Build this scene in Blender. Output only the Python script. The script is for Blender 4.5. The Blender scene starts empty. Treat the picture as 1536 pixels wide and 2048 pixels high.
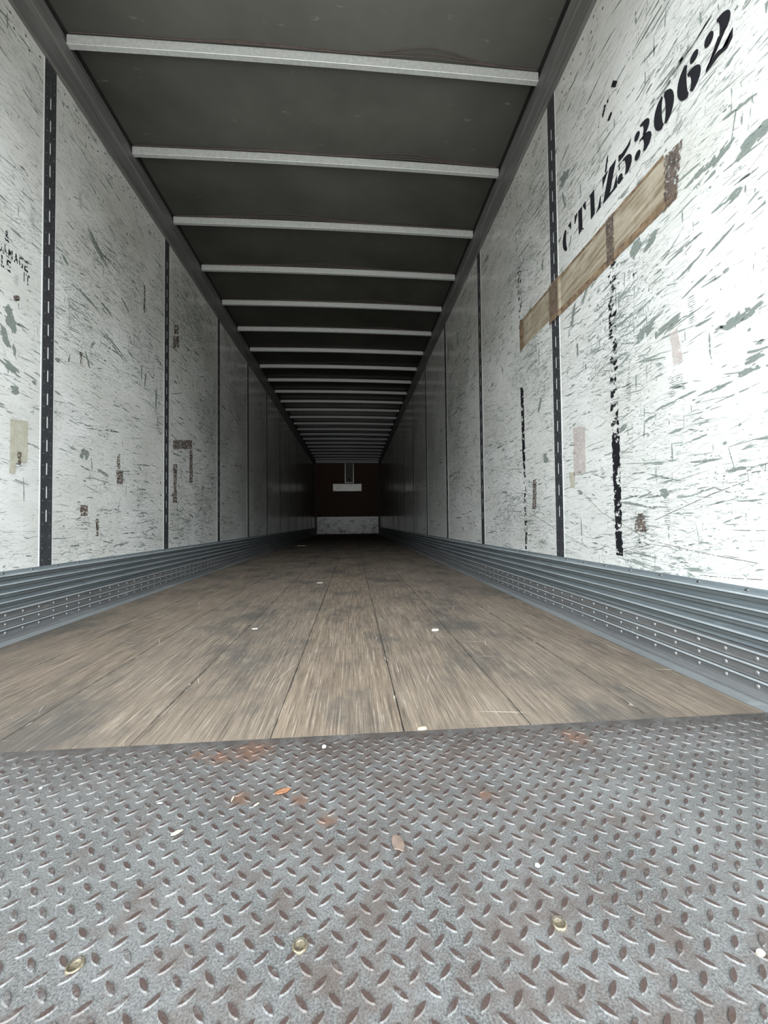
import bpy, math, random
from mathutils import Vector, Matrix
random.seed(7)
S = bpy.context.scene
COL = S.collection

# ------------------------------------------------------------------ camera, sky, light, exposure
H = 0.465                       # lens height above the trailer floor
XL, XR = -1.447, 1.0725         # side walls
Y0, YD = 0.12, 15.93           # open rear end, front wall
ZR = 2.515 + H                  # roof skin
ZW = 2.262 + H                  # top of the white lining
ZB = 2.450 + H                  # underside of the bows
ZS = 0.278                      # top of the metal scuff band
f, pit, yaw, rol = 796.72, 0.026, 0.079, -0.0107
cy_, sy_, cp_, sp_ = math.cos(yaw), math.sin(yaw), math.cos(pit), math.sin(pit)
fwd = Vector((sy_*cp_, cy_*cp_, sp_)); rt = Vector((cy_, -sy_, 0)); up = rt.cross(fwd)
r2 = rt*math.cos(rol) + up*math.sin(rol); u2 = up*math.cos(rol) - rt*math.sin(rol)
cam = bpy.data.cameras.new('camera'); camo = bpy.data.objects.new('camera', cam); COL.objects.link(camo)
M = Matrix((r2, u2, -fwd)).transposed().to_4x4(); M.translation = Vector((0, 0, H)); camo.matrix_world = M
cam.sensor_fit = 'VERTICAL'; cam.sensor_height = 36.0; cam.lens = f/2048*36.0; cam.clip_start = 0.02
S.camera = camo

# daylight through the open rear end: unseen sky, horizon and zenith dimmed to shape the falloff inside, grey yard below
w = bpy.data.worlds.new('daylight'); S.world = w; w.use_nodes = True
nt = w.node_tree; nt.nodes.clear()
wo = nt.nodes.new('ShaderNodeOutputWorld'); bg = nt.nodes.new('ShaderNodeBackground')
tc = nt.nodes.new('ShaderNodeTexCoord'); sx = nt.nodes.new('ShaderNodeSeparateXYZ')
cr = nt.nodes.new('ShaderNodeValToRGB'); mr = nt.nodes.new('ShaderNodeMapRange')
mr.inputs['From Min'].default_value = -1; mr.inputs['From Max'].default_value = 1
SKYK = 18.5
cr.color_ramp.elements[0].position = 0.0; cr.color_ramp.elements[0].color = (.18, .18, .17, 1)
cr.color_ramp.elements[1].position = 1.0; cr.color_ramp.elements[1].color = (.30, .33, .34, 1)
for p_, c_ in ((.36, (.18, .18, .17, 1)), (.46, (.045, .045, .043, 1)), (.50, (.016, .017, .016, 1)), (.575, (.022, .024, .025, 1)), (.65, (.60, .65, .68, 1)), (.70, (1, 1.07, 1.1, 1)), (.80, (.62, .68, .71, 1))):
    e_ = cr.color_ramp.elements.new(p_); e_.color = c_
bg.inputs[1].default_value = SKYK
nt.links.new(tc.outputs['Generated'], sx.inputs[0]); nt.links.new(sx.outputs[2], mr.inputs[0])
nt.links.new(mr.outputs[0], cr.inputs[0]); nt.links.new(cr.outputs[0], bg.inputs[0]); nt.links.new(bg.outputs[0], wo.inputs[0])
pl = bpy.data.lights.new('rear_opening', 'AREA'); pl.shape = 'RECTANGLE'
pl.size = XR-XL; pl.size_y = ZR; pl.cycles.is_portal = True
po = bpy.data.objects.new('rear_opening', pl); COL.objects.link(po)
po.location = ((XL+XR)/2, Y0-0.01, ZR/2); po.rotation_euler = (math.radians(90), 0, 0)
S.view_settings.view_transform = 'Standard'; S.view_settings.look = 'None'
S.view_settings.exposure = 0.0; S.view_settings.gamma = 1.0; S.view_settings.use_curve_mapping = False
S.cycles.diffuse_bounces = 8; S.cycles.max_bounces = 14; S.cycles.transparent_max_bounces = 12

# ------------------------------------------------------------------ projection helper (photo pixel -> point on a plane of the trailer)
def ray(x, y): return fwd + r2*((x-768)/f) + u2*((1024-y)/f)
def onX(x, y, X): d = ray(x, y); t = X/d.x; return (d.y*t, d.z*t + H)
def onF(x, y, z=0.0): d = ray(x, y); t = (z-H)/d.z; return (d.x*t, d.y*t)

# ------------------------------------------------------------------ mesh helpers
def obj(name, verts, faces, mat, parent=None, smooth=False, mats=None, fmat=None):
    me = bpy.data.meshes.new(name); me.from_pydata(verts, [], faces); me.update()
    for m in (mats or [mat]): me.materials.append(m)
    if fmat:
        for p, k in zip(me.polygons, fmat): p.material_index = k
    if smooth:
        for p in me.polygons: p.use_smooth = True
    o = bpy.data.objects.new(name, me); COL.objects.link(o)
    if parent: o.parent = parent
    return o
def tag(o, label=None, cat=None, group=None, kind=None):
    if label: o['label'] = label
    if cat: o['category'] = cat
    if group: o['group'] = group
    if kind: o['kind'] = kind
    return o
class MB:
    def __init__(s): s.v = []; s.f = []; s.k = []
    def add(s, v, fc, k=0):
        n = len(s.v); s.v += v; s.f += [tuple(i+n for i in q) for q in fc]; s.k += [k]*len(fc)
    def box(s, a, b, k=0):
        x0, y0, z0 = a; x1, y1, z1 = b
        s.add([(x0,y0,z0),(x1,y0,z0),(x1,y1,z0),(x0,y1,z0),(x0,y0,z1),(x1,y0,z1),(x1,y1,z1),(x0,y1,z1)],
              [(0,3,2,1),(4,5,6,7),(0,1,5,4),(1,2,6,5),(2,3,7,6),(3,0,4,7)], k)
    def dome(s, c, n, r, h, seg=10, k=0):
        n = Vector(n).normalized(); a = n.orthogonal().normalized(); b = n.cross(a); c = Vector(c)
        v = []
        for rr, hh in ((1, 0), (0.92, .45), (0.65, .85)):
            for i in range(seg):
                t = 2*math.pi*i/seg; v.append(tuple(c + (a*math.cos(t)+b*math.sin(t))*r*rr + n*h*hh))
        v.append(tuple(c+n*h))
        fc = []
        for q in range(2):
            for i in range(seg):
                j = (i+1) % seg; fc.append((q*seg+i, q*seg+j, (q+1)*seg+j, (q+1)*seg+i))
        for i in range(seg): fc.append((2*seg+i, 2*seg+(i+1) % seg, 3*seg))
        s.add(v, fc, k)
    def tube(s, pts, r, seg=6, k=0):
        v = []; fc = []
        for i, p in enumerate(pts):
            p = Vector(p); d = (Vector(pts[min(i+1, len(pts)-1)]) - Vector(pts[max(i-1, 0)])).normalized()
            a = d.cross(Vector((0, .3, 1))).normalized(); b = d.cross(a)
            for j in range(seg):
                t = 2*math.pi*j/seg; v.append(tuple(p+(a*math.cos(t)+b*math.sin(t))*r))
        for i in range(len(pts)-1):
            for j in range(seg):
                k2 = (j+1) % seg; fc.append((i*seg+j, i*seg+k2, (i+1)*seg+k2, (i+1)*seg+j))
        s.add(v, fc, k)
    def build(s, name, mat, parent=None, smooth=False, mats=None):
        return obj(name, s.v, s.f, mat, parent, smooth, mats, s.k if mats else None)

# ------------------------------------------------------------------ material helpers
class Mat:
    def __init__(s, name):
        s.m = bpy.data.materials.new(name); s.m.use_nodes = True; s.t = s.m.node_tree; s.t.nodes.clear()
        s.out = s.n('ShaderNodeOutputMaterial'); s.b = s.n('ShaderNodeBsdfPrincipled'); s.l(s.b.outputs[0], s.out.inputs[0])
        s.geo = s.n('ShaderNodeNewGeometry')
    def n(s, t): return s.t.nodes.new(t)
    def l(s, a, b): s.t.links.new(a, b)
    def setv(s, inp, v):
        if hasattr(v, 'links') or hasattr(v, 'is_linked'): s.l(v, inp)
        else: inp.default_value = v
    def pos(s): return s.geo.outputs['Position']
    def map(s, vec, sc=(1,1,1), rot=(0,0,0), loc=(0,0,0)):
        a = s.n('ShaderNodeMapping'); s.l(vec, a.inputs[0]); a.inputs['Rotation'].default_value = rot; a.inputs['Location'].default_value = loc
        b = s.n('ShaderNodeMapping'); s.l(a.outputs[0], b.inputs[0]); b.inputs['Scale'].default_value = sc
        return b.outputs[0]
    def noise(s, vec, scale=1, det=4, rough=.55, dist=0, col=False):
        a = s.n('ShaderNodeTexNoise'); s.l(vec, a.inputs['Vector']); a.inputs['Scale'].default_value = scale
        a.inputs['Detail'].default_value = det; a.inputs['Roughness'].default_value = rough; a.inputs['Distortion'].default_value = dist
        return a.outputs['Color' if col else 'Fac']
    def ramp(s, v, a, b, lo=0., hi=1.):
        m = s.n('ShaderNodeMapRange'); s.setv(m.inputs[0], v); s.setv(m.inputs[1], a); s.setv(m.inputs[2], b)
        s.setv(m.inputs[3], lo); s.setv(m.inputs[4], hi); return m.outputs[0]
    def math(s, op, a, b=0., c=0.):
        m = s.n('ShaderNodeMath'); m.operation = op; s.setv(m.inputs[0], a); s.setv(m.inputs[1], b); s.setv(m.inputs[2], c); return m.outputs[0]
    def mix(s, fac, a, b, mode='MIX'):
        m = s.n('ShaderNodeMix'); m.data_type = 'RGBA'; m.blend_type = mode
        s.setv(m.inputs[0], fac); s.setv(m.inputs[6], a); s.setv(m.inputs[7], b); return m.outputs[2]
    def xyz(s, vec=None):
        m = s.n('ShaderNodeSeparateXYZ'); s.l(vec or s.pos(), m.inputs[0]); return m.outputs
    def blob(s, x, y, z, r, soft=1.0):
        d = s.n('ShaderNodeVectorMath'); d.operation = 'DISTANCE'; s.l(s.pos(), d.inputs[0]); d.inputs[1].default_value = (x, y, z)
        return s.ramp(d.outputs['Value'], r, r*(1-soft), 0., 1.)
    def bump(s, h, strength=.3, dist=.002):
        b = s.n('ShaderNodeBump'); s.l(h, b.inputs['Height']); b.inputs['Strength'].default_value = strength; b.inputs['Distance'].default_value = dist
        s.l(b.outputs[0], s.b.inputs['Normal'])
    def set(s, color=None, rough=None, metal=None, spec=None, alpha=None):
        for k, v in (('Base Color', color), ('Roughness', rough), ('Metallic', metal), ('Specular IOR Level', spec), ('Alpha', alpha)):
            if v is not None: s.setv(s.b.inputs[k], v)
        return s.m
def C(r, g, b): return (r, g, b, 1)

# ---- scuffed white lining
def lining(name, seed):
    k = Mat(name); P = k.pos()
    P0 = k.map(P, loc=(seed*3.1, seed*1.7, seed*.9))
    wob = k.noise(P0, 3, 2)
    dens = k.noise(P0, 1.6, 3)                      # where the lining took a beating
    d2 = k.math('MULTIPLY', k.math('SUBTRACT', dens, .5), .20)
    zz = k.xyz()[2]
    def scr(rot, sy, sz, th, w=.03, det=5, off=0., r=.6, dm=1.):
        v = k.map(P0, (1, sy, sz), rot=(math.radians(rot), 0, 0), loc=(off, off*2.3, off))
        n = k.noise(v, 1, det, r, .15)
        n2 = k.math('ADD', n, k.math('MULTIPLY', d2, dm))
        return k.ramp(n2, th, th+w)
    masks = [scr(4, 7, 60, .63, .03, 6, 0), scr(-7, 5, 90, .64, .03, 5, 4.), scr(13, 8, 70, .65, .03, 5, 9.),
             scr(-20, 9, 75, .665, .03, 5, 14.), scr(0, 60, 9, .675, .03, 5, 19.), scr(2, 5, 26, .665, .015, 9, 24., .68),
             scr(-10, 14, 34, .665, .012, 9, 31., .7), scr(6, 60, 160, .64, .04, 3, 40., .6, 1.6), scr(-4, 30, 120, .635, .02, 6, 44., .75, 1.2), scr(9, 24, 60, .655, .02, 8, 47., .75, 1.2)]
    a = masks[0]
    for q in masks[1:]: a = k.math('MAXIMUM', a, q)
    chip = a
    fine = k.math('MULTIPLY', k.math('MAXIMUM', scr(2, 14, 230, .55, .12, 5, 50.), scr(-14, 18, 200, .57, .12, 5, 57.)), .50)
    hair = k.math('MULTIPLY', k.math('MAXIMUM', scr(24, 4, 400, .66, .04, 2, 64.), scr(-31, 5, 420, .67, .04, 2, 71.)), .6)
    dark = scr(0, 40, 46, .76, .02, 6, 77.)
    grime = k.noise(P0, 2.3, 5, .6)
    base = k.mix(k.ramp(grime, .40, .72), C(.70, .70, .68), C(.56, .55, .51))
    base = k.mix(k.ramp(k.noise(k.map(P0, (1, 3, 14)), 1, 5, .6), .45, .75, 0, .45), base, C(.52, .53, .51))
    tint = k.mix(k.noise(P0, 9, 3), C(.15, .175, .165), C(.24, .275, .25))
    c = k.mix(fine, base, C(.26, .28, .27)); c = k.mix(hair, c, C(.22, .21, .20))
    c = k.mix(k.math('MULTIPLY', chip, .92), c, tint); c = k.mix(dark, c, C(.06, .05, .05))
    k.bump(k.math('MULTIPLY', chip, -1.), .35, .001)
    return k.set(c, k.math('ADD', k.math('MULTIPLY', chip, .25), k.ramp(grime, .3, .7, .12, .24)), 0., .5)
m_liningL, m_liningR = lining('scuffed_white_lining_port', 1.0), lining('scuffed_white_lining_starboard', 2.37)

def simple(name, col, rough=.5, metal=0., var=.25, scale=30, stretch=(1,1,1), bump=0., spec=.5):
    k = Mat(name); P = k.map(k.pos(), stretch); n = k.noise(P, scale, 5, .6)
    c = k.mix(k.ramp(n, .3, .7), C(*[q*(1-var) for q in col]), C(*[min(1, q*(1+var)) for q in col]))
    if bump: k.bump(n, bump, .001)
    return k.set(c, k.ramp(n, .3, .7, max(rough-.08, .05), rough+.08), metal, spec)
m_edge = simple('clean_white_edge', (.74, .75, .74), .4, 0, .05)
m_bowm = simple('galvanised_bow', (.76, .79, .78), .45, .5, .12, 60, (1, 1, 1), .1)
m_strip = simple('red_brown_sealant', (.075, .055, .050), .6, 0, .3, 40)
m_rail = simple('grey_rail_metal', (.18, .18, .176), .5, .35, .3, 10, (1, .25, 6))
m_kick = None
m_black = None
m_screw = simple('dark_screw_head', (.10, .10, .10), .45, .6, .3, 120)
m_rivet = simple('worn_rivet', (.30, .305, .31), .42, .7, .25, 200)
m_bolt = simple('brass_screw', (.15, .125, .085), .45, .5, .5, 300)
m_boltd = simple('screw_ring_dark', (.04, .035, .03), .5, .3, .4, 300)
m_ply = None

def post_mat():
    k = Mat('slotted_post_paint'); P = k.pos()
    n = k.noise(P, 260, 3, .6); sp = k.ramp(n, .62, .70); st = k.ramp(k.noise(k.map(P, (1, 60, 9)), 1, 5, .6), .60, .72)
    c = k.mix(k.noise(P, 20, 3), C(.030, .031, .035), C(.060, .062, .066))
    c = k.mix(k.math('MULTIPLY', st, .5), c, C(.15, .15, .16)); c = k.mix(k.math('MULTIPLY', sp, .55), c, C(.32, .33, .34))
    return k.set(c, .45, .2)
m_post = post_mat()

def roof_mat():
    k = Mat('aluminium_roof_skin'); P = k.pos()
    n = k.noise(P, 1.5, 4, .6); n2 = k.noise(k.map(P, (1, 3, 1)), 9, 4, .6)
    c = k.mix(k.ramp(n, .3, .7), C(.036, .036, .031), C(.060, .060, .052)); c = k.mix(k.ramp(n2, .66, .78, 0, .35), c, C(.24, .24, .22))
    k.bump(k.noise(P, 2.6, 2), .25, .02)
    return k.set(c, k.ramp(n, .3, .7, .40, .52), .5, .3)
m_roof = roof_mat()

def band_mat(name, lo, hi, metal):
    k = Mat(name); P = k.pos()
    n = k.noise(k.map(P, (1, 1.2, 90)), 1, 6, .65); n2 = k.noise(k.map(P, (1, 6, 26)), 1, 6, .7); n3 = k.noise(P, 60, 4)
    c = k.mix(k.ramp(n, .3, .7), C(*lo), C(*hi)); c = k.mix(k.ramp(n2, .60, .74, 0, .55), c, C(*[q*1.55 for q in hi]))
    c = k.mix(k.ramp(n2, .42, .30, 0, .5), c, C(*[q*.5 for q in lo]))
    k.bump(n2, .25, .001)
    return k.set(c, k.ramp(n3, .3, .7, .34, .52), metal, .5)
m_bandu = band_mat('blue_grey_scuff_metal', (.14, .165, .178), (.28, .315, .33), .5)
m_bandl = band_mat('bare_scuff_metal', (.15, .152, .155), (.29, .293, .295), .6)
m_ridge = band_mat('polished_ridge_metal', (.36, .39, .41), (.60, .64, .66), .5)
m_sill = band_mat('worn_sill_metal', (.17, .18, .185), (.30, .31, .315), .35)

def wood_mat():
    k = Mat('worn_plank_floor'); P = k.pos(); X = k.xyz()
    idx = k.math('FLOOR', k.math('DIVIDE', k.math('ADD', X[0], 1.348), .2916))
    wn = k.n('ShaderNodeTexWhiteNoise'); wn.noise_dimensions = '1D'; k.l(idx, wn.inputs['W'])
    lam = k.math('FLOOR', k.math('DIVIDE', k.math('ADD', X[0], 1.348), .0292))
    wl = k.n('ShaderNodeTexWhiteNoise'); wl.noise_dimensions = '1D'; k.l(lam, wl.inputs['W'])
    g1 = k.noise(k.map(P, (240, 4.5, 1)), 1, 6, .7); g2 = k.noise(k.map(P, (60, 3.5, 1)), 1, 7, .75); dirt = k.noise(k.map(P, (1, .55, 1)), 3.2, 7, .68)
    c = k.mix(k.ramp(g2, .32, .70), C(.082, .062, .045), C(.215, .165, .122))
    c = k.mix(k.math('MULTIPLY', wn.outputs['Value'], .35), c, C(.12, .105, .09))
    c = k.mix(k.math('MULTIPLY', wl.outputs['Value'], .22), c, C(.08, .062, .053))
    c = k.mix(k.ramp(g1, .62, .52, 0, .0), c, C(.1, .1, .1))
    c = k.mix(k.ramp(g1, .48, .34, 0, .8), c, C(.042, .034, .028))
    c = k.mix(k.ramp(g1, .56, .68, 0, .8), c, C(.36, .31, .25))
    c = k.mix(k.ramp(dirt, .49, .62, 0, .75), c, C(.05, .046, .042))
    c = k.mix(k.ramp(dirt, .46, .32, 0, .45), c, C(.205, .17, .136))
    fr = k.math('FRACT', k.math('DIVIDE', k.math('ADD', X[0], 1.348), .2916))
    ed = k.math('MULTIPLY', k.math('SUBTRACT', .5, k.math('ABSOLUTE', k.math('SUBTRACT', fr, .5))), .2916)
    en = k.noise(k.map(P, (60, 9, 1)), 1, 6, .7)
    c = k.mix(k.math('MULTIPLY', k.ramp(ed, .009, .001), k.ramp(en, .47, .58)), c, C(.055, .045, .038))
    c = k.mix(k.math('MULTIPLY', k.ramp(ed, .007, .002), k.ramp(en, .60, .66)), c, C(.42, .38, .31))
    fl = k.math('FRACT', k.math('DIVIDE', k.math('ADD', X[0], 1.348), .0292))
    el = k.math('MULTIPLY', k.ramp(k.math('ABSOLUTE', k.math('SUBTRACT', fl, .5)), .44, .5), k.ramp(k.noise(k.map(P, (9, 1.2, 1)), 1, 4), .5, .62))
    c = k.mix(k.math('MULTIPLY', el, .7), c, C(.05, .04, .034))
    g3 = k.noise(k.map(P, (400, 3.5, 1)), 1, 3, .65); c = k.mix(k.ramp(g3, .62, .70, 0, .85), c, C(.04, .032, .026)); c = k.mix(k.ramp(g3, .38, .30, 0, .7), c, C(.38, .32, .25))
    sc1 = k.ramp(k.noise(k.map(P, (120, 2.0, 1), (0, 0, math.radians(16))), 1, 2), .735, .76)
    sc2 = k.ramp(k.noise(k.map(P, (140, 2.4, 1), (0, 0, math.radians(-23))), 1, 2), .74, .765)
    sc3 = k.ramp(k.noise(k.map(P, (3, 130, 1), (0, 0, math.radians(9))), 1, 2), .745, .77)
    sm = k.math('MAXIMUM', k.math('MAXIMUM', sc1, sc2), sc3)
    c = k.mix(k.math('MULTIPLY', sm, .8), c, C(.50, .43, .35))
    crumb = k.ramp(k.noise(P, 90, 3, .5), .755, .775); c = k.mix(k.math('MULTIPLY', crumb, .8), c, C(.60, .56, .50))
    hb = k.math('ADD', k.math('MULTIPLY', g1, .7), k.math('MULTIPLY', g2, .6)); k.bump(hb, .5, .0016)
    return k.set(c, k.ramp(dirt, .3, .7, .55, .75), 0., .35)
m_wood = wood_mat()

def plate_mats():
    out = []
    for nm in ('tread_plate_steel', 'tread_lug_worn'):
        k = Mat(nm); P = k.pos(); X = k.xyz()
        n = k.noise(P, 7, 6, .65); g = k.noise(P, 420, 3, .7); s = k.noise(k.map(P, (150, 8, 1), (0, 0, math.radians(-38))), 1, 4, .6)
        c = k.mix(k.ramp(n, .34, .66), C(.064, .0635, .063), C(.124, .122, .121))
        c = k.mix(k.ramp(g, .42, .66, 0, .7), c, C(.20, .197, .192)); c = k.mix(k.ramp(g, .44, .30, 0, .6), c, C(.035, .034, .034)); c = k.mix(k.ramp(s, .62, .74, 0, .45), c, C(.19, .185, .18))
        # rust / dried mud, strongest in the middle of the walkway and along the joint to the wood
        mid = k.ramp(k.math('ABSOLUTE', k.math('SUBTRACT', X[0], .12)), .75, .1, 0, .15)
        rn = k.math('ADD', k.noise(P, 16, 7, .7), mid)
        c = k.mix(k.ramp(rn, .58, .76, 0, .65), c, C(.082, .060, .050))
        far = k.math('MULTIPLY', k.ramp(X[1], .62, .86), k.ramp(k.noise(P, 45, 8, .8), .44, .60))
        c = k.mix(k.math('MULTIPLY', far, .75), c, k.mix(k.noise(P, 120, 4), C(.020, .016, .015), C(.115, .080, .064)))
        joint = k.math('MULTIPLY', k.ramp(X[1], .80, .895), k.ramp(k.noise(P, 22, 6, .7), .35, .6))
        c = k.mix(k.math('MULTIPLY', joint, .75), c, C(.04, .032, .028))
        pts = [((505, 1503), .075), ((565, 1584), .026), ((440, 1515), .05), ((478, 1600), .035), ((395, 1510), .03), ((655, 1640), .03), ((970, 1590), .022), ((600, 1600), .03), ((1150, 1475), .06)]
        om = None
        for (px, py), r in pts:
            x, y = onF(px, py); b = k.blob(x, y, 0, r)
            om = b if om is None else k.math('MAXIMUM', om, b)
        orn = k.ramp(k.math('ADD', k.math('MULTIPLY', om, .42), k.noise(P, 90, 8, .85)), .66, .84)
        c = k.mix(k.math('MULTIPLY', orn, .85), c, k.mix(k.noise(P, 90, 4), C(.06, .036, .028), C(.19, .108, .072)))
        if nm == 'tread_lug_worn':
            c = k.mix(k.ramp(k.math('ADD', k.noise(P, 40, 5, .7), mid), .44, .60, 0, .9), c, C(.050, .030, .025))
        k.bump(k.math('ADD', g, n), .35, .0006)
        out.append(k.set(c, k.ramp(g, .3, .7, .42, .64), .35, .5))
    return out
m_plate, m_lug = plate_mats()

def ply_mat():
    k = Mat('brown_plywood'); P = k.pos(); n = k.noise(k.map(P, (3, 1, 20)), 1, 5, .6)
    return k.set(k.mix(n, C(.17, .065, .035), C(.26, .11, .055)), .45, 0, .5)
m_ply = ply_mat()
def kick_mat(name, lo, hi, dk, ro, me):
    k = Mat(name); P = k.pos(); n = k.noise(P, 9, 6, .7); d = k.noise(k.map(P, (1, 1, 1.5)), 4, 7, .7)
    c = k.mix(k.ramp(n, .3, .7), C(*lo), C(*hi)); c = k.mix(k.ramp(d, .52, .66, 0, .85), c, C(*dk))
    k.bump(n, .4, .003)
    return k.set(c, ro, me, .5)
m_kick = kick_mat('dented_kick_metal', (.62, .60, .59), (.90, .88, .87), (.15, .11, .10), .38, .9)
m_alu = kick_mat('bright_plate_metal', (.78, .80, .76), (.98, .98, .95), (.55, .55, .52), .3, 1.)
m_dull = simple('dull_channel_metal', (.34, .34, .31), .5, .3, .3, 12)

def worn(name, col, th, scale=(1, 60, 60), soft=.02, rough=.5, col2=None, amax=1.):
    k = Mat(name); P = k.pos(); n = k.noise(k.map(P, scale), 1, 5, .65)
    c = C(*col) if not col2 else k.mix(k.ramp(k.noise(P, 30, 4, .6), .35, .65), C(*col), C(*col2))
    return k.set(c, rough, 0., .4, k.ramp(n, th, th+soft, 0, amax))
m_letter = worn('black_stencil_paint', (.012, .012, .016), .30, (1, 70, 120), .02)
m_blackb = worn('worn_black_tape', (.010, .010, .013), .43, (1, 22, 34), .015)
m_blackb2 = worn('flaking_black_tape', (.010, .010, .013), .53, (1, 26, 40), .015)
m_brown = worn('brown_glue_residue', (.07, .052, .045), .44, (1, 90, 120), .05, .6, (.15, .115, .095))
m_tan = worn('torn_tan_sticker', (.42, .40, .31), .30, (1, 40, 40), .03, .5, (.52, .50, .42), .9)
m_pink = worn('faded_pink_sticker', (.60, .53, .50), .36, (1, 60, 60), .10, .5, (.50, .42, .40), .6)
m_grey = None
def chip_mat():
    k = Mat('bare_grey_green_core'); P = k.pos()
    return k.set(k.mix(k.noise(P, 14, 4), C(.15, .172, .16), C(.25, .28, .257)), .6, 0, .3, k.ramp(k.noise(k.map(P, (1, 45, 150)), 1, 6, .7), .40, .43))
m_chip = chip_mat()
def tape_mat():
    k = Mat('yellowed_clear_tape'); P = k.pos()
    n = k.noise(k.map(P, (1, 5, 60), (math.radians(5), 0, 0)), 1, 6, .7); n2 = k.noise(P, 9, 5, .6)
    c = k.mix(k.ramp(n, .38, .66), C(.22, .17, .11), C(.55, .48, .36)); c = k.mix(k.ramp(n2, .5, .7, 0, .5), c, C(.62, .57, .46))
    return k.set(c, .35, 0, .5, k.ramp(n, .3, .7, .92, .62))
m_tape = tape_mat()
m_tapee = worn('brown_tape_edge', (.13, .085, .055), .33, (1, 30, 90), .05, .5, (.30, .21, .13), .92)
m_chipw = simple('pale_wood_crumb', (.36, .31, .22), .7, 0, .2, 80)
m_white = simple('white_paper_scrap', (.42, .41, .38), .6, 0, .1, 80)
m_mud = simple('dry_brown_flake', (.11, .078, .062), .7, 0, .3, 60)

# ------------------------------------------------------------------ shell
st = 'structure'
# floor: eight laminated planks with dark joints
b = MB(); PX = [-1.348 + .2916*i for i in range(9)]; PX[-1] = .982
for i in range(8):
    b.box((PX[i]+.0011, .893, -.03), (PX[i+1]-.0011, YD, 0), 0)
floor = tag(b.build('floor', m_wood), 'brown worn hardwood plank floor running to the front wall', None, None, st)
b = MB(); b.box((XL-.02, Y0, -.06), (XR+.02, YD+.03, -.031)); tag(b.build('trim_1', simple('dark_underfloor', (.03, .028, .026), .9)), None, None, None, st)

# side walls
def wall(name, X, sgn, mat):
    b = MB()
    ys = [Y0] + [Y0+.15*i for i in range(1, 109)]; ys = [y for y in ys if y < YD] + [YD]
    b.box((min(X, X+sgn*.03), Y0, 0), (max(X, X+sgn*.03), YD+.03, ZW+.03))
    return tag(b.build(name, mat), None, None, None, st)
wL = wall('wall_left', XL, -1, m_liningL); wR = wall('wall_right', XR, 1, m_liningR)
wL['label'] = 'white scuffed left lining wall'; wR['label'] = 'white scuffed right lining wall with stencilled number'

# roof skin with a slight crown
def crown(x): t = (x-(XL+XR)/2)/((XR-XL)/2); return .012*(1-t*t)
b = MB(); n = 12
v = []; fc = []
for i in range(n+1):
    x = XL-.05 + (XR-XL+.1)*i/n
    for y in (Y0, YD+.03): v.append((x, y, ZR+crown(x))); v.append((x, y, ZR+crown(x)+.02))
for i in range(n):
    a = i*4; c = a+4
    fc += [(a, a+2, c+2, c), (a+1, c+1, c+3, a+3), (a, c, c+1, a+1), (a+2, a+3, c+3, c+2)]
b.add(v, fc); tag(b.build('ceiling', m_roof, None, True), 'dark dull aluminium roof skin', None, None, st)

b = MB(); b.box((XL+.001, Y0, ZR-.004), (XL+.020, YD-.04, ZR+.001)); b.box((XR-.020, Y0, ZR-.004), (XR-.001, YD-.04, ZR+.001))  # black strips standing in for the shadow gap between roof and rails
b.build('joint_shade', simple('black_joint_shade', (.012, .012, .012), .8), bpy.data.objects['ceiling'])
# top rails: vertical strip under the roof, thin lip, recessed shadow joint above
def prof(name, pts, mat, y0, y1, side, k=None, mats=None, smooth=False):
    # pts: (inset from wall, z) top to bottom; extruded along y
    X = XL if side < 0 else XR; s = 1 if side < 0 else -1
    v = []; fc = []; n = len(pts)
    for y in (y0, y1):
        for ins, z in pts: v.append((X+s*ins, y, z))
    for i in range(n-1): fc.append((i, i+1, n+i+1, n+i) if s < 0 else (i, n+i, n+i+1, i+1))
    o = obj(name, v, fc, mat, None, smooth, mats, k); return o
for nm, side in (('trim_2', -1), ('trim_3', 1)):
    pts = [(-.02, ZR+.01), (-.02, ZR-.01), (.003, ZR-.012), (.003, ZR-.055), (.016, ZB+.006), (.020, ZB-.002), (.020, ZB-.07), (.013, ZB-.078), (.010, ZB-.135), (.016, ZB-.142), (.016, ZW-.012), (.010, ZW-.018), (-.01, ZW-.018)]
    tag(prof(nm, pts, m_rail, Y0, YD, side), 'grey metal top rail above the %s wall' % ('left' if side < 0 else 'right'), None, None, st)

for nm, xa, xb in (('trim_9', XL-.06, XL-.021), ('trim_10', XR+.021, XR+.06)):
    b = MB(); b.box((xa, Y0, ZW-.1), (xb, YD+.03, ZR+.04)); tag(b.build(nm, m_rail), 'outer side sheet behind the top rail', None, None, st)

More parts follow.
